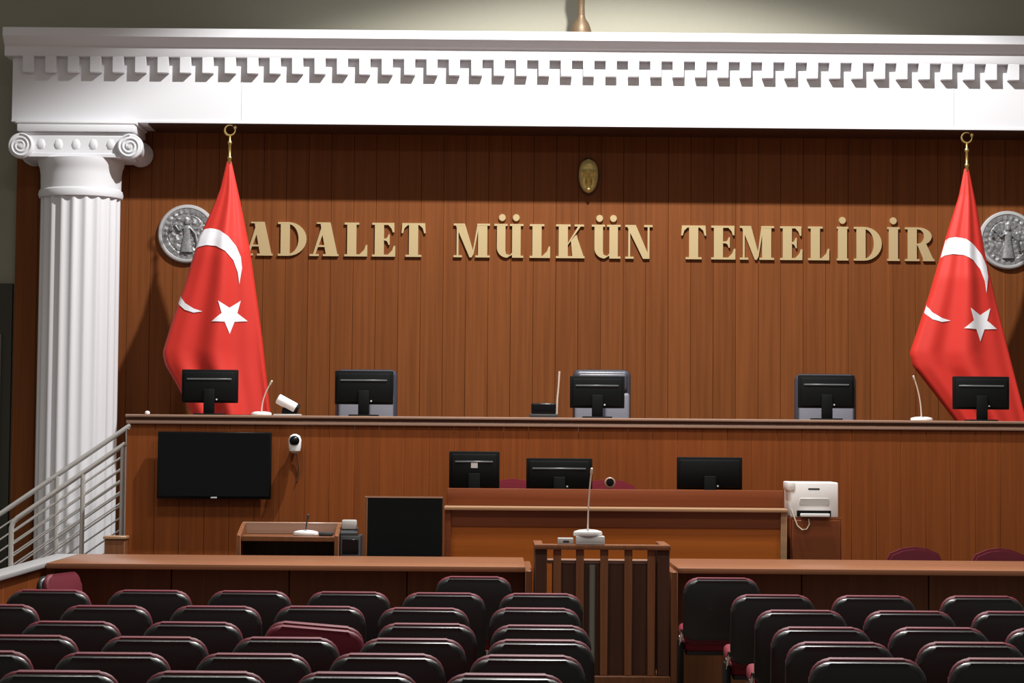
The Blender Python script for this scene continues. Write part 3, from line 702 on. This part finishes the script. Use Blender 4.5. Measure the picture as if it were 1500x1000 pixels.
MB().box(-3.18, -3.025, 9, 16.8, .925, .957, .006, 2).build('cap', 'stone', sb)
for i in range(10): MB().box(-3.15, -3.06, 9 + i * .78 + .003, 9 + (i + 1) * .78 - .003, 0, .925, .003, 1).build('panel', 'bench', sb)

ws = thing('witness_stand', 'slatted wooden witness stand between the two rail counters', 'stand', (.69, 15.38, 0))
MB().box(-.45, .45, -.02, .6, 0, .26, .006, 1).build('step_base', 'rail_panel', ws)
for sx in (-1, 1):
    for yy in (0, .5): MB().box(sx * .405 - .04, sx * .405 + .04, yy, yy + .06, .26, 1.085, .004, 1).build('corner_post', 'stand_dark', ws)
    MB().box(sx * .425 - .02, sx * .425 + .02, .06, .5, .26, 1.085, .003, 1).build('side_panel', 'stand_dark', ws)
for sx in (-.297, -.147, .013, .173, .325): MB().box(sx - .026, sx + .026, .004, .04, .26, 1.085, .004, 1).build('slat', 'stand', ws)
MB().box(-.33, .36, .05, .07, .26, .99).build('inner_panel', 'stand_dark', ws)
MB().box(-.45, .45, -.03, .10, 1.085, 1.118, .006, 2).build('top_rail', 'stand', ws)
for sx in (-1, 1): MB().box(sx * .42 - .03, sx * .42 + .03, .10, .58, 1.085, 1.118, .006, 2).build('side_rail', 'stand', ws)
MB().box(-.36, .36, .045, .3, .99, 1.01, .004, 1).build('book_shelf', 'ledge', ws)
MB().tube([(-.065, .032, .262), (-.065, .032, .985)], .022, 12).build('cable_conduit', 'conduit', ws)

bx = thing('microphone_box', 'white box under the round microphone base on the slatted stand', 'box', (.60, 15.41, 1.118))
MB().box(-.085, .105, -.05, .06, 0, .056, .006, 2).build('body', 'box_grey', bx)
MB().box(-.07, .09, -.0515, -.049, .02, .024).build('seam', 'grey_plastic', bx)
make_mic('stand_microphone', (.595, 15.42, 1.174), .096, (.02, 0, .41), 'tall gooseneck microphone with a white round base on the slatted stand', 'white_plastic', .042)
sg = thing('switch_box', 'small grey box beside the white microphone box', 'box', (.45, 15.42, 1.118))
MB().box(-.055, .05, -.04, .04, 0, .042, .006, 2).build('body', 'grey_plastic', sg)
MB().box(-.02, .02, -.042, -.039, .012, .026).build('socket', 'dark_plastic', sg)

# ================================================================== AUDIENCE CHAIRS
def rrect(w_, z0, z1, r_top, r_bot, n=5):
    h = w_ / 2
    return (arc(h - r_bot, z0 + r_bot, r_bot, -90, 0, n) + arc(h - r_top, z1 - r_top, r_top, 0, 90, n)
            + arc(-h + r_top, z1 - r_top, r_top, 90, 180, n) + arc(-h + r_bot, z0 + r_bot, r_bot, 180, 270, n))
def padded(outline, y0, y1, bev, lean):
    m_ = MB().prism(outline, y0, y1)
    rim = [e for e in m_.bm.edges if abs(e.verts[0].co.y - e.verts[1].co.y) < 1e-6]
    bmesh.ops.bevel(m_.bm, geom=rim, offset=bev, segments=3, profile=.5, affect='EDGES')
    bmesh.ops.rotate(m_.bm, verts=m_.bm.verts, cent=(0, 0, .55), matrix=Matrix.Rotation(math.radians(lean), 3, 'X'))
    return m_
def make_chair():
    t = thing('auditorium_chair', 'x', 'chair', (0, 0, 0), 0, 'audience chairs')
    sh = padded(rrect(.485, .535, .914, .085, .05), .015, .06, .022, 6).build('back_shell', 'shell', t)
    padded(rrect(.475, .50, .922, .085, .05), .06, .10, .018, 6).build('back_cushion', 'maroon', t)
    m_ = MB().box(-.235, .235, .10, .54, .455, .545, .03, 3)
    bmesh.ops.rotate(m_.bm, verts=m_.bm.verts, cent=(0, .12, .48), matrix=Matrix.Rotation(math.radians(9), 3, 'X')); m_.build('seat', 'maroon_bright', t)
    m_ = MB().box(-.22, .22, .11, .50, .43, .46, .012, 2)
    bmesh.ops.rotate(m_.bm, verts=m_.bm.verts, cent=(0, .12, .48), matrix=Matrix.Rotation(math.radians(9), 3, 'X')); m_.build('seat_pan', 'shell', t)
    for sx in (-1, 1):
        MB().box(sx * .246 - .012, sx * .246 + .012, .07, .34, .06, .52, .008, 2).build('side_frame', 'black', t)
        MB().box(sx * .242 - .02, sx * .242 + .02, .02, .46, 0, .06, .01, 2).build('foot', 'black', t)
        b = MB(); b.tube([(sx * .246, .055, .60), (sx * .252, .06, .56), (sx * .252, .10, .50)], .011, 8); b.lathe([(.02, -.012), (.02, .012)], c=(sx * .252, .085, .545), seg=14, axis='x')
        b.build('hinge_bracket', 'chrome', t)
    return t
ordn = ['first', 'second', 'third', 'fourth', 'fifth', 'sixth', 'seventh']
proto = make_chair(); used = [False]
def place(x_, y_, rz, label, dz=0.0):
    o = copy_tree(proto) if used[0] else proto
    used[0] = True
    o.location = (x_, y_, dz); o.rotation_euler = (0, 0, rz); o['label'] = label
    return o
left_rows = [(13.43, [.249, -.309, -.855, -1.424, -1.997, -2.577]), (12.25, [.199, -.385, -.93, -1.475, -2.049, -2.64]), (11.2, [.208, -.338, None, -1.457, -2.039, -2.62]),
             (10.4, [.191, -.377, -.939, -1.522, -2.098]), (9.65, [.124, -.454, -1.003, -1.583, -2.151]), (8.9, [.032, -.532, -1.108, -1.668])]
right_rows = [(13.43, [1.585, 2.164, 2.79]), (12.25, [1.593, 2.164, 2.731]), (11.2, [1.555, 2.119, 2.677]), (10.4, [1.526, 2.108]), (9.65, [1.529, 2.108])]
place(-.15, 14.78, 0, 'black-backed maroon chair alone against the counter, television side of the slatted stand', .008)
place(1.422, 14.78, 0, 'black-backed maroon chair alone against the counter, printer side of the slatted stand', .012)
for rows, side in ((left_rows, 'television side'), (right_rows, 'printer side')):
    for ri, (y_, xs) in enumerate(rows):
        for ci, x_ in enumerate(xs):
            if x_ is None: continue
            place(x_, y_ - .03, random.uniform(-.012, .012), f'black-backed maroon chair, {side}, {ordn[ri]} full row from the counter, {ordn[ci]} from the aisle', random.uniform(-.003, .003))
cc = place(-2.87, 15.16, math.radians(-107), 'maroon chair turned sideways against the side barrier corner', -.01)
# the chair with a fallen back
bk = copy_tree(proto); bk.location = (-.885, 11.2, 0); bk.rotation_euler = (0, 0, .02)
bk['label'] = 'chair with a crooked bare maroon back sagging to one side'
for ch in bk.children:
    if ch.name.startswith('back_shell'): ch.data = ch.data.copy(); ch.data.materials[0] = M['maroon']
    if ch.name.startswith(('back_shell', 'back_cushion')): ch.rotation_euler = (0.06, math.radians(4.5), 0); ch.location = (-.058, .05, -.005)
